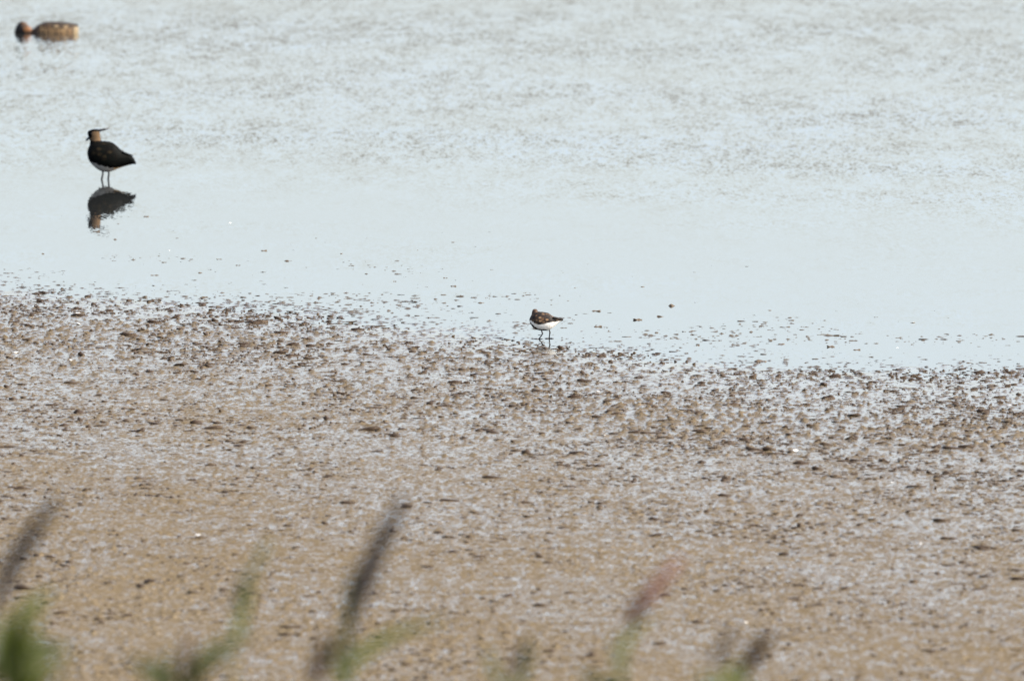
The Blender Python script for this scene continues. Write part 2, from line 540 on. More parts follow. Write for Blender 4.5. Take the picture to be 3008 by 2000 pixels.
for i, (px, py, w) in enumerate(CLODS):
    p = pix_ground(px, py)
    h = float(ground_h(p.x, p.y)[0])
    if h > 0:
        p = pix_ground(px, py, h)
        h = float(ground_h(p.x, p.y)[0])
    r = 0.40 * w * p.y / F_PX
    o = bpy.data.objects.new('mud_clod', clod_meshes[i % 8])
    col.objects.link(o)
    o.location = (p.x, p.y, max(h, -0.002) + 0.05 * r)
    o.rotation_euler = (0, 0, 0.5 * math.sin(i * 2.1) + math.pi * (i % 2))
    o.scale = (r * (1.1 + 0.5 * ((i * 3) % 7) / 7), r * 1.2, r * (0.30 + 0.30 * ((i * 7) % 10) / 10))
    s = float(shore_s(np.array([p.x]), np.array([p.y]))[0])
    if i == 0:
        o.scale.z = r * 0.7
        lb = 'tallest lone clod poking from bright wet film beyond the brown backed wader'
    else:
        size = 'broad' if w >= 20 else ('tiny' if w <= 13 else 'small')
        near_wader = abs(px - 1600) < 190 and abs(py - 990) < 90
        near_crest = px < 460 and py < 700
        if near_crest: lb = size + ' dark clod of mud in still water below the crested wader'
        elif near_wader: lb = size + ' brown clod of mud close around the brown backed wader'
        elif s < 0: lb = size + ' dark clod of mud breaking the smooth pale water film'
        elif py > 1440: lb = size + ' soft edged dark mud clod on the near flat by the reeds'
        else: lb = size + ' dark mud clod standing proud on the rough brown mudflat'
    tag(o, lb, 'mud clod', GC)

# ------------------------------------------------------------------ shells
M_SHELL = plain('shell', (0.74, 0.70, 0.62), 0.35, 0.12, 60)
def shell_mesh(seed):
    g = np.random.default_rng(seed)
    bm = bmesh.new()
    rows = []
    n, m = 5, 9
    a0 = g.uniform(0.75, 0.95)
    for i in range(n + 1):
        t = i / n
        row = []
        for j in range(m):
            ph = math.pi * (0.08 + 0.84 * j / (m - 1))
            rr = t * (1 + 0.06 * math.sin(j * 2.1 + seed))
            z = 0.38 * a0 * math.sin(min(1, t * 1.15) * math.pi * 0.62) * (0.55 + 0.45 * math.sin(ph)) + 0.02 * (j % 2) * t
            row.append(bm.verts.new((rr * math.cos(ph), rr * math.sin(ph) * 0.85 - 0.4, z)))
        rows.append(row)
    for i in range(n):
        for j in range(m - 1):
            try: bm.faces.new((rows[i][j], rows[i + 1][j], rows[i + 1][j + 1], rows[i][j + 1]))
            except ValueError: pass
    bmesh.ops.remove_doubles(bm, verts=bm.verts, dist=1e-4)
    bmesh.ops.solidify(bm, geom=bm.faces[:], thickness=0.07)
    me = bpy.data.meshes.new('shell')
    bm.to_mesh(me); bm.free()
    for p in me.polygons: p.use_smooth = True
    me.materials.append(M_SHELL)
    return me
shell_meshes = [shell_mesh(k) for k in range(4)]
SHELLS = [(230,921,20),(230,951,32),(469,889,16),(497,736,12),(46,1037,16),(497,1095,14),(429,1196,22),(606,1178,10),(208,1065,14),
 (1334,1216,14),(1310,1299,16),(1757,1150,14),(1776,1279,18),(1874,1312,18),(1434,1367,14),(2636,1021,10),(2236,988,12),(2682,948,18),
 (2965,1191,18),(2336,1324,24),(2667,1345,14),(2495,1177,14),(2621,1416,12),(2778,1440,10),(2344,1556,22),(2203,1589,16),(2705,1596,12),
 (2248,1942,26),(2731,1955,26),(1610,1675,14),(2190,1829,20),(1280,1729,20),(1177,1807,18),(581,1572,22),(676,655,14)]
for i, (px, py, w) in enumerate(SHELLS):
    p = pix_ground(px, py)
    h = float(ground_h(p.x, p.y)[0])
    p = pix_ground(px, py, max(h, 0))
    h = max(float(ground_h(p.x, p.y)[0]), -0.001)
    r = 0.5 * w * p.y / F_PX
    o = bpy.data.objects.new('shell', shell_meshes[i % 4])
    col.objects.link(o)
    o.location = (p.x, p.y, h - 0.02 * r)
    o.scale = (r, r, r * 0.8)
    o.rotation_euler = (math.radians(12), 0, i * 1.7)
    s = float(shore_s(np.array([p.x]), np.array([p.y]))[0])
    size = 'larger' if w >= 18 else 'tiny'
    lb = size + ' white shell lying in the pale water film' if s < 0 else (size + ' blurred pale shell on the near mud by the reeds' if py > 1440 else size + ' white shell half sunk in the rough brown mud')
    tag(o, lb, 'shell', 'pale shells scattered on the mud')

# ------------------------------------------------------------------ birds
def loft_columns(rows, zc, widths, n=20, axis='x', power=2.3):
    """rows: (pos, lo, hi); section is a super-ellipse between lo and hi with half width"""
    V = []; Fq = []
    for (p, lo, hi), w in zip(rows, widths):
        c = (lo + hi) / 2; h = (hi - lo) / 2
        for k in range(n):
            a = 2 * math.pi * k / n
            ca, sa = math.cos(a), math.sin(a)
            e = 2.0 / power
            yy = w * math.copysign(abs(ca) ** e, ca)
            zz = h * math.copysign(abs(sa) ** e, sa)
            V.append((p, yy, c + zz) if axis == 'x' else (c + zz, yy, p))
    m = len(rows)
    tri = []
    for i in range(m - 1):
        for k in range(n):
            a, b = i * n + k, i * n + (k + 1) % n
            tri.append((a, b, b + n)); tri.append((a, b + n, a + n))
    for base, sgn in ((0, 1), ((m - 1) * n, -1)):
        c = len(V)
        V.append(tuple(np.mean(np.array(V[base:base + n]), axis=0)))
        for k in range(n):
            a, b = base + k, base + (k + 1) % n
            tri.append((c, b, a) if sgn > 0 else (c, a, b))
    return np.array(V, float), np.array(tri, int)

def resample(rows, m):
    r = np.array(rows, float)
    t = np.linspace(0, 1, len(r)); tt = np.linspace(0, 1, m)
    return np.stack([np.interp(tt, t, r[:, k]) for k in range(r.shape[1])], -1)

def fuse(name, parts, voxel, smooth_iter=8):
    """voxel-remesh several closed shells into one continuous skin"""
    V = []; Fc = []; off = 0
    for v, f in parts:
        V.append(v); Fc.append(f + off); off += len(v)
    me = mesh_np('tmp', np.concatenate(V), np.concatenate(Fc))
    bm = bmesh.new(); bm.from_mesh(me)
    bmesh.ops.recalc_face_normals(bm, faces=bm.faces)
    bm.to_mesh(me); bm.free()
    t = bpy.data.objects.new('tmp', me); col.objects.link(t)
    r = t.modifiers.new('r', 'REMESH'); r.mode = 'VOXEL'; r.voxel_size = voxel
    sm = t.modifiers.new('s', 'SMOOTH'); sm.factor = 0.5; sm.iterations = smooth_iter
    dg = bpy.context.evaluated_depsgraph_get()
    out = bpy.data.meshes.new_from_object(t.evaluated_get(dg))
    bpy.data.objects.remove(t); bpy.data.meshes.remove(me)
    out.name = name
    out.polygons.foreach_set('use_smooth', np.ones(len(out.polygons), dtype=bool))
    return out

def verts_np(me):
    a = np.empty(len(me.vertices) * 3, dtype=np.float32)
    me.vertices.foreach_get('co', a)
    return a.reshape(-1, 3).astype(float)

def paint(me, fn):
    """fn(x,y,z arrays) -> (n,3) colours, (n,) mottle"""
    v = verts_np(me)
    c, mo = fn(v[:, 0], v[:, 1], v[:, 2])
    c4 = np.concatenate([c, np.ones((len(c), 1))], 1).astype(np.float32)
    at = me.attributes.get('plumage') or me.attributes.new('plumage', 'FLOAT_COLOR', 'POINT')
    at.data.foreach_set('color', c4.ravel())
    am = me.attributes.get('mottle') or me.attributes.new('mottle', 'FLOAT', 'POINT')
    am.data.foreach_set('value', mo.astype(np.float32))

def in_poly(x, z, poly):
    ins = np.zeros(len(x), bool)
    n = len(poly)
    for i in range(n):
        x1, z1 = poly[i]; x2, z2 = poly[(i + 1) % n]
        c = ((z1 > z) != (z2 > z)) & (x < (x2 - x1) * (z - z1) / (z2 - z1 + 1e-12) + x1)
        ins ^= c
    return ins

def wing_from(body, side, poly, lift, name):
    """a folded wing: the patch of the flank inside poly, raised off the body and given thickness"""
    bm = bmesh.new(); bm.from_mesh(body)
    bm.normal_update()
    co = np.array([v.co[:] for v in bm.verts])
    ok = in_poly(co[:, 0], co[:, 2], poly) & (co[:, 1] * side > 0.002)
    bm.verts.ensure_lookup_table()
    kill = [v for v, k in zip(bm.verts, ok) if not k]
    bmesh.ops.delete(bm, geom=kill, context='VERTS')
    nrm = [v.normal.copy() for v in bm.verts]
    for v, nn in zip(bm.verts, nrm):
        v.co += nn * lift
    bmesh.ops.smooth_vert(bm, verts=[v for v in bm.verts if v.is_boundary], factor=0.5, use_axis_x=True, use_axis_y=True, use_axis_z=True)
    bmesh.ops.solidify(bm, geom=bm.faces[:], thickness=lift * 1.6)
    me = bpy.data.meshes.new(name)
    bm.to_mesh(me); bm.free()
    for p in me.polygons: p.use_smooth = True
    return me

def tube(pts, radii, n=8):
    pts = [Vector(p) for p in pts]
    V = []; tri = []
    for i, p in enumerate(pts):
        d = (pts[min(i + 1, len(pts) - 1)] - pts[max(i - 1, 0)]).normalized()
        ref = Vector((0, 1, 0)) if abs(d.y) < 0.8 else Vector((1, 0, 0))
        a = d.cross(ref).normalized(); b = d.cross(a).normalized()
        for k in range(n):
            t = 2 * math.pi * k / n
            V.append(p + (a * math.cos(t) + b * math.sin(t)) * radii[i])
    for i in range(len(pts) - 1):
        for k in range(n):
            q, w = i * n + k, i * n + (k + 1) % n
            tri += [(q, w, w + n), (q, w + n, q + n)]
    for base in (0, (len(pts) - 1) * n):
        c = len(V); V.append(sum((V[base + k] for k in range(n)), Vector()) / n)
        for k in range(n):
            tri.append((c, base + k, base + (k + 1) % n))
    return np.array([v[:] for v in V]), np.array(tri)

def join_parts(parts):
    V = []; Fc = []; off = 0
    for v, f in parts:
        V.append(v); Fc.append(f + off); off += len(v)
    return np.concatenate(V), np.concatenate(Fc)

def tri_mesh(name, parts):
    v, f = join_parts(parts)
    me = mesh_np(name, v, f)
    bm = bmesh.new(); bm.from_mesh(me)
    bmesh.ops.recalc_face_normals(bm, faces=bm.faces)
    bm.to_mesh(me); bm.free()
    return me

def leg_mesh(pts, r, toe, toe_dirs):
    parts = [tube(pts, [r * 1.5, r * 1.15, r * 1.35, r, r, r * 1.1][:len(pts)])]
    f = Vector(pts[-1])
    for a in toe_dirs:
        d = Vector((math.cos(a), math.sin(a), 0))
        parts.append(tube([f, f + d * toe * 0.5 + Vector((0, 0, r * 0.3)), f + d * toe], [r * 0.9, r * 0.75, r * 0.3], 6))
    return tri_mesh('leg', parts)

def eye_mesh(c, r):
    v = IV2 * r + np.array(c)
    return mesh_np('eye', v, IF2)

M_BLACK = plain('dark_horn', (0.018, 0.016, 0.016), 0.4, 0.3, 200)
M_BILL = plain('slate_bill', (0.045, 0.055, 0.062), 0.35, 0.25, 200)
M_EYE = plain('eye', (0.01, 0.008, 0.007), 0.08, 0.1, 50)

# ---- lapwing-like crested wader standing in the shallows
def build_crested():
    K = 1.0 / (4.356 * 575.0)
    ox, oy = 480, 815
    X = lambda x: (x - ox) * K
    Z = lambda y: (oy - y) * K
    foot = pix_ground(310, 527)
    gz = float(ground_h(foot.x, foot.y)[0])
    root = empty('crested_wader', (foot.x, foot.y, gz))
    up = -gz                                              # pixel outline is measured from the waterline
    bodyrows = [(245,455,495),(258,405,555),(288,350,608),(330,326,650),(380,318,690),(430,319,713),(480,321,722),(530,327,721),(580,344,706),
                (630,383,682),(680,438,663),(730,470,648),(780,490,632),(830,532,623),(858,566,618),(870,590,614)]
    wid = [0.010, 0.028, 0.042, 0.052, 0.058, 0.060, 0.060, 0.058, 0.054, 0.047, 0.038, 0.031, 0.026, 0.022, 0.019, 0.015]
    rows = resample([(X(a), Z(c) + up, Z(b) + up) for a, b, c in bodyrows], 44)
    wd = np.interp(np.linspace(0, 1, 44), np.linspace(0, 1, len(wid)), wid)
    head = [(168, 312, 372), (176, 285, 396), (190, 258, 407), (212, 247, 408), (240, 249, 410), (268, 262, 413), (296, 272, 418), (325, 280, 428), (360, 275, 455), (400, 275, 480)]
    hw = [0.008, 0.014, 0.0185, 0.0205, 0.021, 0.0205, 0.0205, 0.024, 0.032, 0.038]
    hrows = resample([(Z(a) + up, X(b), X(c)) for a, b, c in head], 26)
    hwd = np.interp(np.linspace(0, 1, 26), np.linspace(0, 1, len(hw)), hw)
    body = fuse('body', [loft_columns(rows, 0, wd, 28, 'x', 2.1), loft_columns(hrows, 0, hwd, 24, 'z', 2.1)], 0.0022, 5)
    belly = [(225, 540), (262, 572), (300, 598), (350, 600), (410, 632), (500, 648), (560, 668), (640, 660), (720, 645), (800, 629), (900, 618), (900, 800), (225, 800)]
    cheek = [(305, 205), (340, 193), (404, 196), (412, 250), (420, 318), (330, 318), (292, 306), (284, 288), (305, 268), (312, 238)]
    bellyp = [(X(a), Z(b) + up) for a, b in belly]
    cheekp = [(X(a), Z(b) + up) for a, b in cheek]
    def fn(x, y, z):
        n = len(x)
        c = np.tile(np.array([[0.003, 0.003, 0.003]]), (n, 1))
        mo = np.zeros(n)
        back = (z - up > Z(520)) & (x > X(300)) & (x < X(640)) & (z - up < Z(325))
        mo[back] = 0.35
        wob = 0.004 * gnoise(x * 130, z * 130, 3)
        b = in_poly(x + wob, z + wob, bellyp)
        c[b] = (0.30, 0.285, 0.26); mo[b] = 0
        vent = b & (x > X(590))
        c[vent] = (0.40, 0.26, 0.13)
        k = in_poly(x + wob, z + wob, cheekp)
        c[k] = (0.115, 0.073, 0.040); mo[k] = 0
        return c, mo
    paint(body, fn)
    mat = plumage_material('dark_glossy_plumage', 60, [(0.0, (0.003, 0.004, 0.003)), (0.6, (0.006, 0.008, 0.006)), (0.85, (0.05, 0.036, 0.018))], 0.6, 0.2, 0.03)
    obj('body', body, mat, root)
    wpoly = [(300, 345), (380, 330), (520, 340), (620, 400), (700, 455), (790, 490), (845, 545), (862, 590), (760, 620), (640, 640), (540, 632), (430, 615), (350, 560), (310, 460)]
    wp = [(X(a), Z(b) + up) for a, b in wpoly]
    def wfn(x, y, z):
        n = len(x)
        c = np.tile(np.array([[0.003, 0.0035, 0.003]]), (n, 1))
        mo = np.where((x < X(640)) & (z - up > Z(560)), 0.40, 0.03)
        return c, mo
    for sd in (-1, 1):
        w = wing_from(body, sd, wp, 0.0028, 'wing'); paint(w, wfn); wo_ = obj('wing', w, mat, root)
        tip = tri_mesh('wing_tip', [tube([(X(690), sd * 0.026, Z(470) + up), (X(770), sd * 0.020, Z(492) + up), (X(838), sd * 0.012, Z(511) + up)], [0.006, 0.004, 0.0012], 8)])
        paint(tip, wfn); obj('wing_tip', tip, mat, wo_)
    # tail fan
    tail = tri_mesh('tail', [loft_columns(resample([(X(720), Z(620) + up, Z(560) + up), (X(800), Z(620) + up, Z(572) + up), (X(868), Z(621) + up, Z(588) + up), (X(874), Z(618) + up, Z(594) + up)], 8), 0, np.array([.014, .018, .021, .024, .026, .028, .028, .024]), 16, 'x', 2.6)])
    paint(tail, lambda x, y, z: (np.tile(np.array([[0.012, 0.012, 0.012]]), (len(x), 1)), np.zeros(len(x))))
    obj('tail', tail, mat, root)
    obj('bill', tri_mesh('bill', [tube([(X(276), 0, Z(276) + up), (X(256), 0, Z(291) + up), (X(238), 0, Z(305) + up), (X(222), 0, Z(322) + up)], [0.0085, 0.0068, 0.005, 0.0012], 10)]), M_BILL, root)
    cr = []
    for (yo, zz, x1, y1) in ((0.002, 0, 538, 149), (-0.003, 6, 522, 165), (0.0, -4, 498, 163)):
        cr.append(tube([(X(335), yo, Z(182 + zz) + up), (X(400), yo, Z(184 + zz) + up), (X(460), yo, Z(172 + zz * .6) + up), (X(x1), yo, Z(y1) + up)], [0.0052, 0.0052, 0.0042, 0.0014], 7))
    crest = tri_mesh('crest', cr)
    obj('crest', crest, M_BLACK, root)
    for sd in (-1, 1):
        obj('eye', eye_mesh((X(298), sd * 0.0193, Z(222) + up), 0.0032), M_EYE, root)
    L1 = [(X(446), -0.020, Z(672) + up), (X(447), -0.020, Z(745) + up), (X(434), -0.020, Z(800) + up), (X(428), -0.020, Z(840) + up), (X(436), -0.020, 0.004)]
    L2 = [(X(520), 0.020, Z(680) + up), (X(521), 0.020, Z(750) + up), (X(514), 0.020, Z(800) + up), (X(511), 0.020, Z(840) + up), (X(518), 0.020, 0.004)]
    for L in (L1, L2):
        obj('leg', leg_mesh(L, 0.0040, 0.032, (math.pi, math.pi + 0.6, math.pi - 0.6, 0.0)), M_BLACK, root)
    tag(root, 'black and white crested wader with tan cheek standing in shallow water', 'bird')

# ---- small wader on the mud edge
def build_small():
    K = 1.0 / (10.72 * 690.0)
    ox, oy = 1050, 1250
    X = lambda x: (x - ox) * K
    Z = lambda y: (oy - y) * K
    foot = pix_ground(1500 + ox / 10.72, 880 + oy / 10.72)
    gz = float(ground_h(foot.x, foot.y)[0])
    foot = pix_ground(1500 + ox / 10.72, 880 + oy / 10.72, gz)
    root = empty('small_wader', (foot.x, foot.y, gz))
    bodyrows = [(588,620,680),(604,570,720),(630,520,772),(662,465,826),(700,415,872),(760,385,920),(830,372,950),(900,374,966),(1000,384,976),(1100,402,975),
                (1180,424,962),(1240,448,938),(1290,495,910),(1340,535,872),(1400,558,826),(1450,570,782),(1500,576,738),(1550,584,702),(1600,592,682),(1645,608,664)]
    wid = [0.004, 0.010, 0.016, 0.021, 0.025, 0.0285, 0.030, 0.031, 0.031, 0.030, 0.028, 0.026, 0.023, 0.020, 0.017, 0.015, 0.0125, 0.011, 0.009, 0.007]
    rows = resample([(X(a), Z(c), Z(b)) for a, b, c in bodyrows], 50)
    wd = np.interp(np.linspace(0, 1, 50), np.linspace(0, 1, len(wid)), wid)
    head = [(293, 735, 805), (302, 712, 824), (325, 690, 842), (360, 676, 856), (400, 667, 872), (440, 660, 890), (500, 650, 930)]
    hw = [0.004, 0.007, 0.0105, 0.0125, 0.0135, 0.015, 0.019]
    hrows = resample([(Z(a), X(b), X(c)) for a, b, c in head], 22)
    hwd = np.interp(np.linspace(0, 1, 22), np.linspace(0, 1, len(hw)), hw)
    hv, hf = loft_columns(hrows, 0, hwd, 22, 'z', 2.1)
    body = fuse('body', [loft_columns(rows, 0, wd, 28, 'x', 2.15), (hv, hf)], 0.0011, 5)
    low = [(560, 640), (640, 640), (700, 690), (770, 742), (870, 772), (1000, 758), (1200, 705), (1400, 690), (1560, 655), (1700, 668), (1700, 1100), (560, 1100)]
    blk = [(560, 690), (620, 700), (680, 770), (760, 840), (850, 900), (960, 925), (1060, 920), (1190, 940), (1190, 1050), (800, 1050), (560, 900)]
    lowp = [(X(a), Z(b)) for a, b in low]; blkp = [(X(a), Z(b)) for a, b in blk]
    def fn(x, y, z):
        n = len(x)
        c = np.tile(np.array([[0.014, 0.010, 0.007]]), (n, 1))
        mo = np.full(n, 0.85)
        hd = (z > Z(430)) & (x < X(870))
        c[hd] = (0.07, 0.042, 0.028); mo[hd] = 0.45
        nk = (x < X(740)) & (z <= Z(430)) & (z > Z(650))
        c[nk] = (0.028, 0.020, 0.015); mo[nk] = 0.35
        wob = 0.0016 * gnoise(x * 300, z * 300, 3)
        b = in_poly(x + wob, z + wob, lowp)
        c[b] = (0.78, 0.74, 0.66); mo[b] = 0
        k = in_poly(x + wob, z + wob, blkp)
        c[k] = (0.016, 0.013, 0.012); mo[k] = 0
        return c, mo
    paint(body, fn)
    mat = plumage_material('chestnut_mottled_plumage', 115, [(0.0, (0.010, 0.007, 0.005)), (0.38, (0.032, 0.017, 0.009)), (0.55, (0.13, 0.062, 0.026)), (0.80, (0.26, 0.155, 0.08))], 0.65, 0.2)
    obj('body', body, mat, root)
    wpoly = [(690, 470), (800, 400), (1000, 395), (1180, 430), (1290, 510), (1400, 565), (1560, 590), (1650, 612), (1560, 645), (1400, 676), (1200, 698), (1000, 750), (890, 762), (790, 735), (720, 670), (690, 580)]
    wp = [(X(a), Z(b)) for a, b in wpoly]
    def wfn(x, y, z):
        n = len(x)
        c = np.tile(np.array([[0.008, 0.006, 0.005]]), (n, 1))
        mo = np.full(n, 0.95)
        edge = (z < Z(690)) & (x < X(1150))
        c[edge] = (0.02, 0.014, 0.010); mo[edge] = 0.35
        prim = x > X(1330)
        mo[prim] = 0.35
        front = (x < X(800)) | (z > Z(440))
        mo[front] = 0.3
        return c, mo
    for sd in (-1, 1):
        w = wing_from(body, sd, wp, 0.0016, 'wing'); paint(w, wfn); wo_ = obj('wing', w, mat, root)
        tip = tri_mesh('wing_tip', [tube([(X(1330), sd * 0.016, Z(575)), (X(1500), sd * 0.012, Z(597)), (X(1620), sd * 0.007, Z(598)), (X(1700), sd * 0.003, Z(574))], [0.0058, 0.0042, 0.0026, 0.0007], 8)])
        paint(tip, lambda x, y, z: (np.tile(np.array([[0.02, 0.015, 0.011]]), (len(x), 1)), np.full(len(x), 0.15)))
        obj('wing_tip', tip, mat, wo_)
    tail = tri_mesh('tail', [loft_columns(resample([(X(1420), Z(700), Z(600)), (X(1540), Z(690), Z(610)), (X(1640), Z(668), Z(618)), (X(1655), Z(655), Z(625))], 8), 0, np.array([.006, .007, .008, .009, .0095, .010, .010, .008]), 14, 'x', 2.6)])
    paint(tail, lambda x, y, z: (np.where((z < Z(655))[:, None], np.array([[0.7, 0.66, 0.58]]), np.array([[0.022, 0.015, 0.010]])), np.zeros(len(x))))
    obj('tail', tail, mat, root)
    # bill: the head is turned away, so it points over the far shoulder
    obj('bill', tri_mesh('bill', [tube([(X(730), 0.006, Z(395)), (X(712), 0.020, Z(420)), (X(700), 0.033, Z(455)), (X(695), 0.043, Z(505))], [0.0042, 0.003, 0.0022, 0.0012], 8)]), M_BLACK, root)
    obj('eye', eye_mesh((X(694), -0.0052, Z(372)), 0.0017), M_EYE, root)
    obj('eye', eye_mesh((X(790), 0.0115, Z(368)), 0.0017), M_EYE, root)
    L1 = [(X(968), -0.010, Z(930)), (X(978), -0.010, Z(985)), (X(1006), -0.010, Z(1062)), (X(962), -0.011, Z(1140)), (X(886), -0.012, 0.002)]
    L2 = [(X(1205), 0.010, Z(920)), (X(1222), 0.010, Z(975)), (X(1240), 0.010, Z(1035)), (X(1224), 0.010, Z(1130)), (X(1214), 0.011, 0.003)]
    for L in (L1, L2):
        obj('leg', leg_mesh(L, 0.0025, 0.020, (math.pi, math.pi + 0.7, math.pi - 0.7, 0.0)), M_BLACK, root)
    tag(root, 'small brown backed wader with white flank and black belly walking on mud edge', 'bird')

# ---- duck on the ruffled water
def build_duck():
    K = 1.0 / (7.863 * 459.0)
    ox, oy = 1100, 535
    X = lambda x: (x - ox) * K
    Z = lambda y: (oy - y) * K
    p = pix_ground(ox / 7.863, 30 + oy / 7.863)
    root = empty('duck', (p.x, p.y, -0.05))
    up = 0.05
    bodyrows = [(700,500,640),(740,452,680),(800,402,720),(880,345,745),(960,300,760),(1050,272,765),(1150,262,768),(1280,268,768),(1400,276,766),(1520,288,760),(1620,300,740),(1700,312,700),(1760,322,650),(1795,345,600),(1806,385,560)]
    wid = [0.018, 0.034, 0.050, 0.062, 0.069, 0.073, 0.075, 0.075, 0.073, 0.068, 0.060, 0.050, 0.040, 0.031, 0.022]
    rows = resample([(X(a), Z(c) + up, Z(b) + up) for a, b, c in bodyrows], 46)
    wd = np.interp(np.linspace(0, 1, 46), np.linspace(0, 1, len(wid)), wid)
    headc = [(338,470,545),(362,395,575),(400,335,600),(450,285,615),(510,258,622),(570,268,625),(630,310,630),(680,365,635),(720,425,640),(760,460,650),(820,470,660)]
    hwid = [0.012, 0.019, 0.025, 0.029, 0.031, 0.031, 0.030, 0.029, 0.029, 0.032, 0.036]
    hr = resample([(X(a), Z(c) + up, Z(b) + up) for a, b, c in headc], 30)
    hwd = np.interp(np.linspace(0, 1, 30), np.linspace(0, 1, len(hwid)), hwid)
    body = fuse('body', [loft_columns(rows, 0, wd, 28, 'x', 2.2), loft_columns(hr, 0, hwd, 24, 'x', 2.1)], 0.003, 5)
    def fn(x, y, z):
        n = len(x)
        zz = z - up
        c = np.tile(np.array([[0.085, 0.045, 0.020]]), (n, 1))
        mo = np.full(n, 0.8)
        bar = (np.sin(x * 310 + 30 * zz + 2.2 * gnoise(x * 40, z * 40, 8)) > 0.35) & (x > X(900)) & (x < X(1650))
        c[bar] = (0.40, 0.25, 0.11); mo[bar] = 0.25
        backm = zz > Z(345) + 0.004 * gnoise(x * 60, y * 60, 9)
        c[backm] = (0.030, 0.022, 0.015); mo[backm] = 0.2
        rump = (x > X(1705) + 0.006 * gnoise(z * 120, y * 60, 4)) & (zz < Z(395)) & (zz > Z(540))
        c[rump] = (0.30, 0.23, 0.13); mo[rump] = 0.25
        hd = x < X(745)
        c[hd] = (0.075, 0.042, 0.024); mo[hd] = 0.1
        face = hd & ((x + (zz - Z(430)) * 0.45) < X(545))
        c[face] = (0.012, 0.009, 0.008); mo[face] = 0
        cheek = hd & (((x - X(645)) / 0.026) ** 2 + ((zz - Z(445)) / 0.016) ** 2 < 1)
        c[cheek] = (0.20, 0.085, 0.030)
        return c, mo
    paint(body, fn)
    mat = plumage_material('brown_barred_plumage', 55, [(0.0, (0.03, 0.018, 0.010)), (0.4, (0.11, 0.06, 0.027)), (0.7, (0.20, 0.12, 0.055)), (0.9, (0.30, 0.21, 0.11))], 0.6, 0.25)
    obj('body', body, mat, root)
    wpoly = [(930, 330), (1100, 285), (1400, 290), (1650, 315), (1790, 340), (1770, 380), (1650, 420), (1450, 425), (1200, 410), (1000, 390)]
    wp = [(X(a), Z(b) + up) for a, b in wpoly]
    def wfn(x, y, z):
        n = len(x)
        c = np.tile(np.array([[0.085, 0.052, 0.028]]), (n, 1))
        dark = (z - up) > Z(345)
        c[dark] = (0.028, 0.021, 0.015)
        return c, np.where(dark, 0.2, 0.8)
    for sd in (-1, 1):
        w = wing_from(body, sd, wp, 0.0035, 'wing'); paint(w, wfn); obj('wing', w, mat, root)
    tail = tri_mesh('tail', [loft_columns(resample([(X(1680), Z(400) + up, Z(322) + up), (X(1760), Z(380) + up, Z(322) + up), (X(1800), Z(372) + up, Z(330) + up), (X(1812), Z(362) + up, Z(342) + up)], 8), 0, np.array([.022, .024, .026, .027, .027, .026, .024, .018]), 14, 'x', 2.5)])
    paint(tail, lambda x, y, z: (np.tile(np.array([[0.03, 0.022, 0.016]]), (len(x), 1)), np.full(len(x), 0.2)))
    obj('tail', tail, mat, root)
    obj('bill', tri_mesh('bill', [loft_columns(resample([(X(395), Z(575) + up, Z(478) + up), (X(360), Z(578) + up, Z(505) + up), (X(330), Z(576) + up, Z(528) + up), (X(312), Z(574) + up, Z(552) + up)], 8), 0, np.array([.011, .0105, .010, .010, .0105, .011, .010, .006]), 14, 'x', 2.4)]), M_BLACK, root)
    for sd in (-1, 1):
        obj('eye', eye_mesh((X(505), sd * 0.0292, Z(400) + up), 0.0036), M_EYE, root)
    tag(root, 'brown mottled duck with dark head and orange cheek floating low on rippled water', 'bird')

build_crested()
build_small()
build_duck()

# ------------------------------------------------------------------ foreground reeds
M_STEM = plain('reed_stem', (0.075, 0.095, 0.03), 0.5, 0.25, 12)
M_LEAF = plain('reed_leaf', (0.042, 0.056, 0.008), 0.45, 0.35, 9, 0.35)
M_LEAF2 = plain('reed_leaf_pale', (0.085, 0.105, 0.020), 0.45, 0.3, 9, 0.35)
PLUME = {
    'dark': plain('plume_dark', (0.012, 0.007, 0.005), 0.8, 0.4, 40),
    'purple': plain('plume_purple', (0.030, 0.014, 0.012), 0.8, 0.4, 40),
    'pink': plain('plume_pink', (0.12, 0.055, 0.042), 0.8, 0.35, 40),
    'brown': plain('plume_brown', (0.045, 0.033, 0.022), 0.8, 0.4, 40),
    'green': plain('plume_green', (0.08, 0.085, 0.035), 0.8, 0.35, 40),
}

def bez(p0, p1, p2, t):
    return p0 * ((1 - t) ** 2) + p1 * (2 * t * (1 - t)) + p2 * (t * t)

def leaf_mesh(base, mid, tip, w):
    """a long tapering blade, keeled along its midrib"""
    bm = bmesh.new()
    n = 12
    prev = None
    base, mid, tip = Vector(base), Vector(mid), Vector(tip)
    for i in range(n + 1):
        t = i / n
        p = bez(base, mid, tip, t)
        q = bez(base, mid, tip, min(1, t + 0.02)) - bez(base, mid, tip, max(0, t - 0.02))
        d = q.normalized()
        side = d.cross(Vector((0.25, -1, 0.15))).normalized()
        nor = side.cross(d).normalized()
        ww = w * (0.35 + 0.65 * min(1, t * 4)) * (1 - t ** 2.2) + 0.0006
        row = [bm.verts.new(p + side * ww * 0.5 + nor * ww * 0.12), bm.verts.new(p), bm.verts.new(p - side * ww * 0.5 + nor * ww * 0.12)]
        if prev:
            for k in range(2):
                bm.faces.new((prev[k], prev[k + 1], row[k + 1], row[k]))
        prev = row
    bmesh.ops.solidify(bm, geom=bm.faces[:], thickness=0.0006)
    me = bpy.data.meshes.new('leaf')
    bm.to_mesh(me); bm.free()
    for p in me.polygons: p.use_smooth = True
    return me

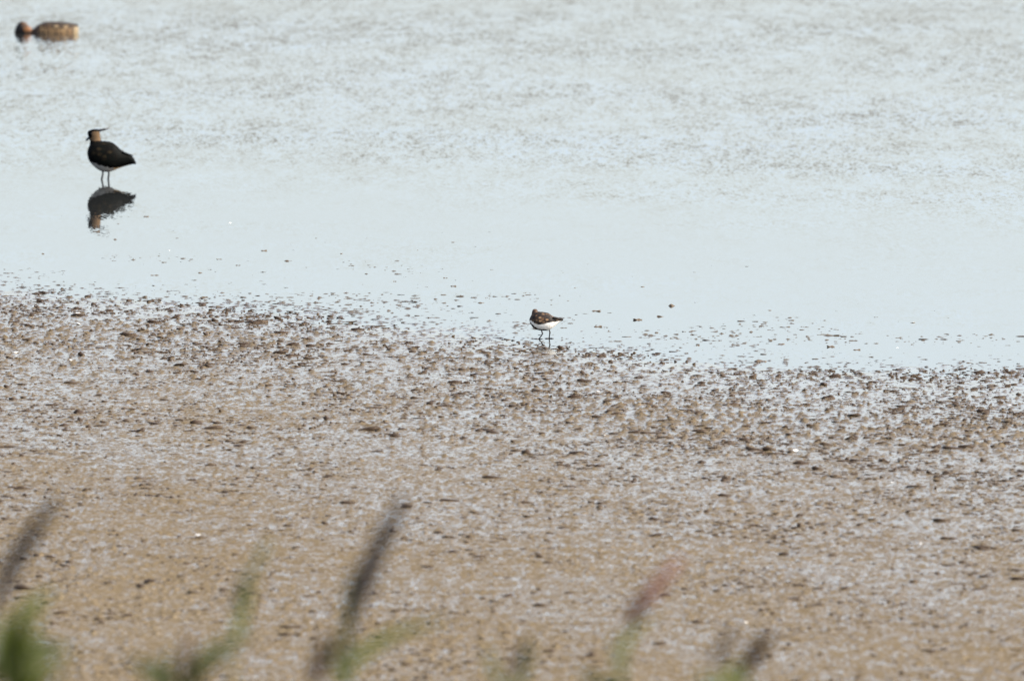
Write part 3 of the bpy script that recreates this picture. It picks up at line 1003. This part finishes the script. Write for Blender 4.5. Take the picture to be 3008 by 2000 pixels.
def plume_mesh(pts, width, seed, dense=220):
    """a reed panicle: fine branchlets swept along a drooping rachis"""
    g = np.random.default_rng(seed)
    dense = int(dense * 1.7)
    base, mid, tip = [Vector(p) for p in pts]
    V = []; Fc = []
    parts = [tube([bez(base, mid, tip, t) for t in np.linspace(0, 1, 8)], [0.0022 * (1 - 0.8 * t) for t in np.linspace(0, 1, 8)], 6)]
    L = (tip - base).length
    for k in range(dense):
        t = g.uniform(0, 0.95) ** 0.9
        p = bez(base, mid, tip, t)
        d = (bez(base, mid, tip, min(1, t + 0.03)) - p).normalized()
        r = Vector(g.normal(size=3)); r = (r - d * r.dot(d)).normalized()
        prof = (0.35 + 1.0 * math.sin(math.pi * min(1, (t * 0.86 + 0.12)))) * (1 - 0.35 * t)
        ln = L * g.uniform(0.10, 0.22) * (1 - 0.45 * t)
        e = p + d * ln + r * width * prof * g.uniform(0.15, 0.55)
        m = (p + e) / 2 + r * width * 0.12
        parts.append(tube([p, m, e], [0.0006, 0.0021, 0.0005], 4))
    return tri_mesh('seed_head', parts)

def reed(dist, foot_px, head_base, head_mid, head_tip, width, colour, leaves, label, seed, stem_tilt=0.0, dense=220, green_top=None):
    """head_* and leaf points are photo pixels at the reed's own distance; the reed grows from the ground below"""
    dist *= 0.76
    hb = pix_at(*head_base, dist)
    gx = pix_at(foot_px, head_base[1], dist).x
    gz = float(ground_h(gx, dist)[0])
    root = empty('reed', (gx, dist, gz))
    loc = Vector((gx, dist, gz))
    b = hb - loc
    ctrl = Vector((0.02 * b.x, 0, b.z * 0.6))
    pts = [bez(Vector((0, 0, -0.02)), ctrl, b, t) for t in np.linspace(0, 1, 14)]
    obj('stem', tri_mesh('stem', [tube(pts, [0.0042 - 0.0022 * t for t in np.linspace(0, 1, 14)], 8)]), M_STEM, root)
    if head_tip is not None:
        g = np.random.default_rng(seed + 50)
        hm = pix_at(*head_mid, dist + g.uniform(-0.03, 0.03)) - loc
        ht = pix_at(*head_tip, dist + g.uniform(-0.05, 0.05)) - loc
        hm = hm * 2 - (b + ht) * 0.5
        obj('seed_head', plume_mesh((b, hm, ht), width * 0.8, seed, dense), PLUME[colour], root)
    for j, (a, m, t, w, pale) in enumerate(leaves):
        A = pix_at(*a, dist) - loc
        Mi = pix_at(*m, dist + 0.05 * (-1) ** j) - loc
        T = pix_at(*t, dist + 0.10 * (-1) ** j) - loc
        # each blade is rooted on the stem at the height of its lowest point
        tt = min(1, max(0, (A.z + 0.02) / (b.z + 0.02)))
        st = min((bez(Vector((0, 0, -0.02)), ctrl, b, q) for q in np.linspace(0, 1, 80)), key=lambda q: abs(q.z - A.z))
        obj('leaf', leaf_mesh(st, Mi * 2 - (st + T) * 0.5, T, w * 0.95), M_LEAF2 if pale else M_LEAF, root)
    # more blades low on the stem, below what the photograph shows
    g = np.random.default_rng(seed)
    for j in range(3):
        z = b.z * (0.25 + 0.17 * j)
        st = min((bez(Vector((0, 0, -0.02)), ctrl, b, q) for q in np.linspace(0, 1, 60)), key=lambda q: abs(q.z - z))
        sx = 1 if (j + seed) % 3 else -1
        T = st + Vector((sx * g.uniform(0.12, 0.22), g.uniform(-0.1, 0.1), g.uniform(0.04, 0.10)))
        obj('leaf', leaf_mesh(st, (st + T) / 2 + Vector((0, 0, 0.07)), T, 0.018), M_LEAF, root)
    tag(root, label, 'reed', 'reeds in front of the mudflat')

reed(23.5, -70, (-18, 1800), (50, 1640), (165, 1470), 0.030, 'dark',
     [((-40, 1960), (60, 1800), (185, 1735), 0.026, True), ((-45, 1990), (30, 1880), (60, 1790), 0.024, False), ((-40, 2000), (90, 1900), (200, 1900), 0.020, False)],
     'reed with broad blackish brown plume above a bushy spray of green leaves', 1, dense=330)
reed(22.5, 20, (60, 1960), (70, 1930), (88, 1880), 0.016, 'dark',
     [((40, 2060), (100, 1950), (190, 1890), 0.024, False), ((40, 2080), (120, 2000), (230, 1960), 0.022, True), ((35, 2060), (10, 1960), (20, 1880), 0.022, False)],
     'short leafy reed with a small dark tuft under the broad blackish plume', 2, dense=90)
reed(23.0, 530, (546, 1990), (548, 1940), (556, 1858), 0.018, 'purple',
     [((545, 2040), (620, 1920), (760, 1868), 0.030, False), ((545, 2060), (600, 1960), (680, 1930), 0.020, False), ((540, 2060), (470, 1960), (430, 1960), 0.018, True)],
     'short reed with small dark red plume tip and one wide green leaf', 3, dense=150)
reed(24.5, 640, (690, 1800), (725, 1710), (790, 1590), 0.022, 'green',
     [((670, 1900), (720, 1790), (745, 1690), 0.014, True)],
     'slender reed with sparse pale olive plume, rising behind the wide leafed short reed', 4, dense=70)
reed(24.0, 1000, (1022, 1850), (1085, 1670), (1182, 1472), 0.034, 'dark',
     [((1010, 1985), (1120, 1880), (1330, 1818), 0.022, True), ((1015, 1960), (1020, 1800), (1035, 1650), 0.018, False), ((1000, 2060), (1020, 1960), (1075, 1935), 0.022, False), ((1002, 2040), (985, 1930), (1000, 1860), 0.016, True)],
     'tallest reed with long dark purplish brown plume and bright green arching leaf', 5, dense=420)
reed(23.5, 905, (922, 2010), (938, 1950), (966, 1862), 0.028, 'purple', [],
     'small reed with purple plume close beside the stem of the tallest reed', 6, dense=230)
reed(24.0, 1480, (1512, 2000), (1530, 1940), (1552, 1868), 0.020, 'brown',
     [((1515, 2040), (1540, 1960), (1562, 1868), 0.018, True), ((1510, 2060), (1450, 1970), (1430, 1890), 0.016, True)],
     'short reed with brown plume edged by an upright pale green leaf', 7, dense=120)
reed(25.0, 1770, (1838, 1845), (1900, 1755), (2000, 1640), 0.028, 'pink',
     [((1815, 1930), (1850, 1870), (1935, 1800), 0.014, True), ((1790, 2010), (1810, 1930), (1800, 1850), 0.014, True), ((1785, 2050), (1740, 1990), (1690, 1970), 0.018, True)],
     'reed with pinkish red plume leaning over on a pale green stem', 8, dense=260)
reed(24.5, 2060, (2105, 1960), (2125, 1900), (2165, 1836), 0.022, 'brown',
     [((2100, 2040), (2140, 1985), (2190, 1930), 0.022, True), ((2095, 2050), (2070, 2000), (2040, 1985), 0.018, True)],
     'short reed with grey brown plume beside a bright green leaf', 9, dense=170)
reed(24.0, 2130, (2180, 1980), (2215, 1920), (2265, 1862), 0.030, 'purple',
     [((2160, 2060), (2180, 2000), (2200, 1965), 0.022, True)],
     'short reed with dusky purple plume next to the grey brown plumed reed', 10, dense=230)
reed(22.0, -20, (60, 1850), None, None, 0, None,
     [((20, 2020), (90, 1880), (130, 1740), 0.020, True), ((10, 2050), (60, 1900), (60, 1780), 0.022, False), ((25, 2040), (110, 1960), (240, 1890), 0.018, True)],
     'leafy green reed shoot without plume between the broad blackish plume and the small dark tuft', 11)
reed(23.0, 420, (470, 1930), None, None, 0, None,
     [((450, 2040), (420, 1960), (360, 1930), 0.018, True), ((455, 2050), (500, 1960), (500, 1890), 0.016, True)],
     'pale green plumeless reed shoot beside the reed with small dark red plume', 12)
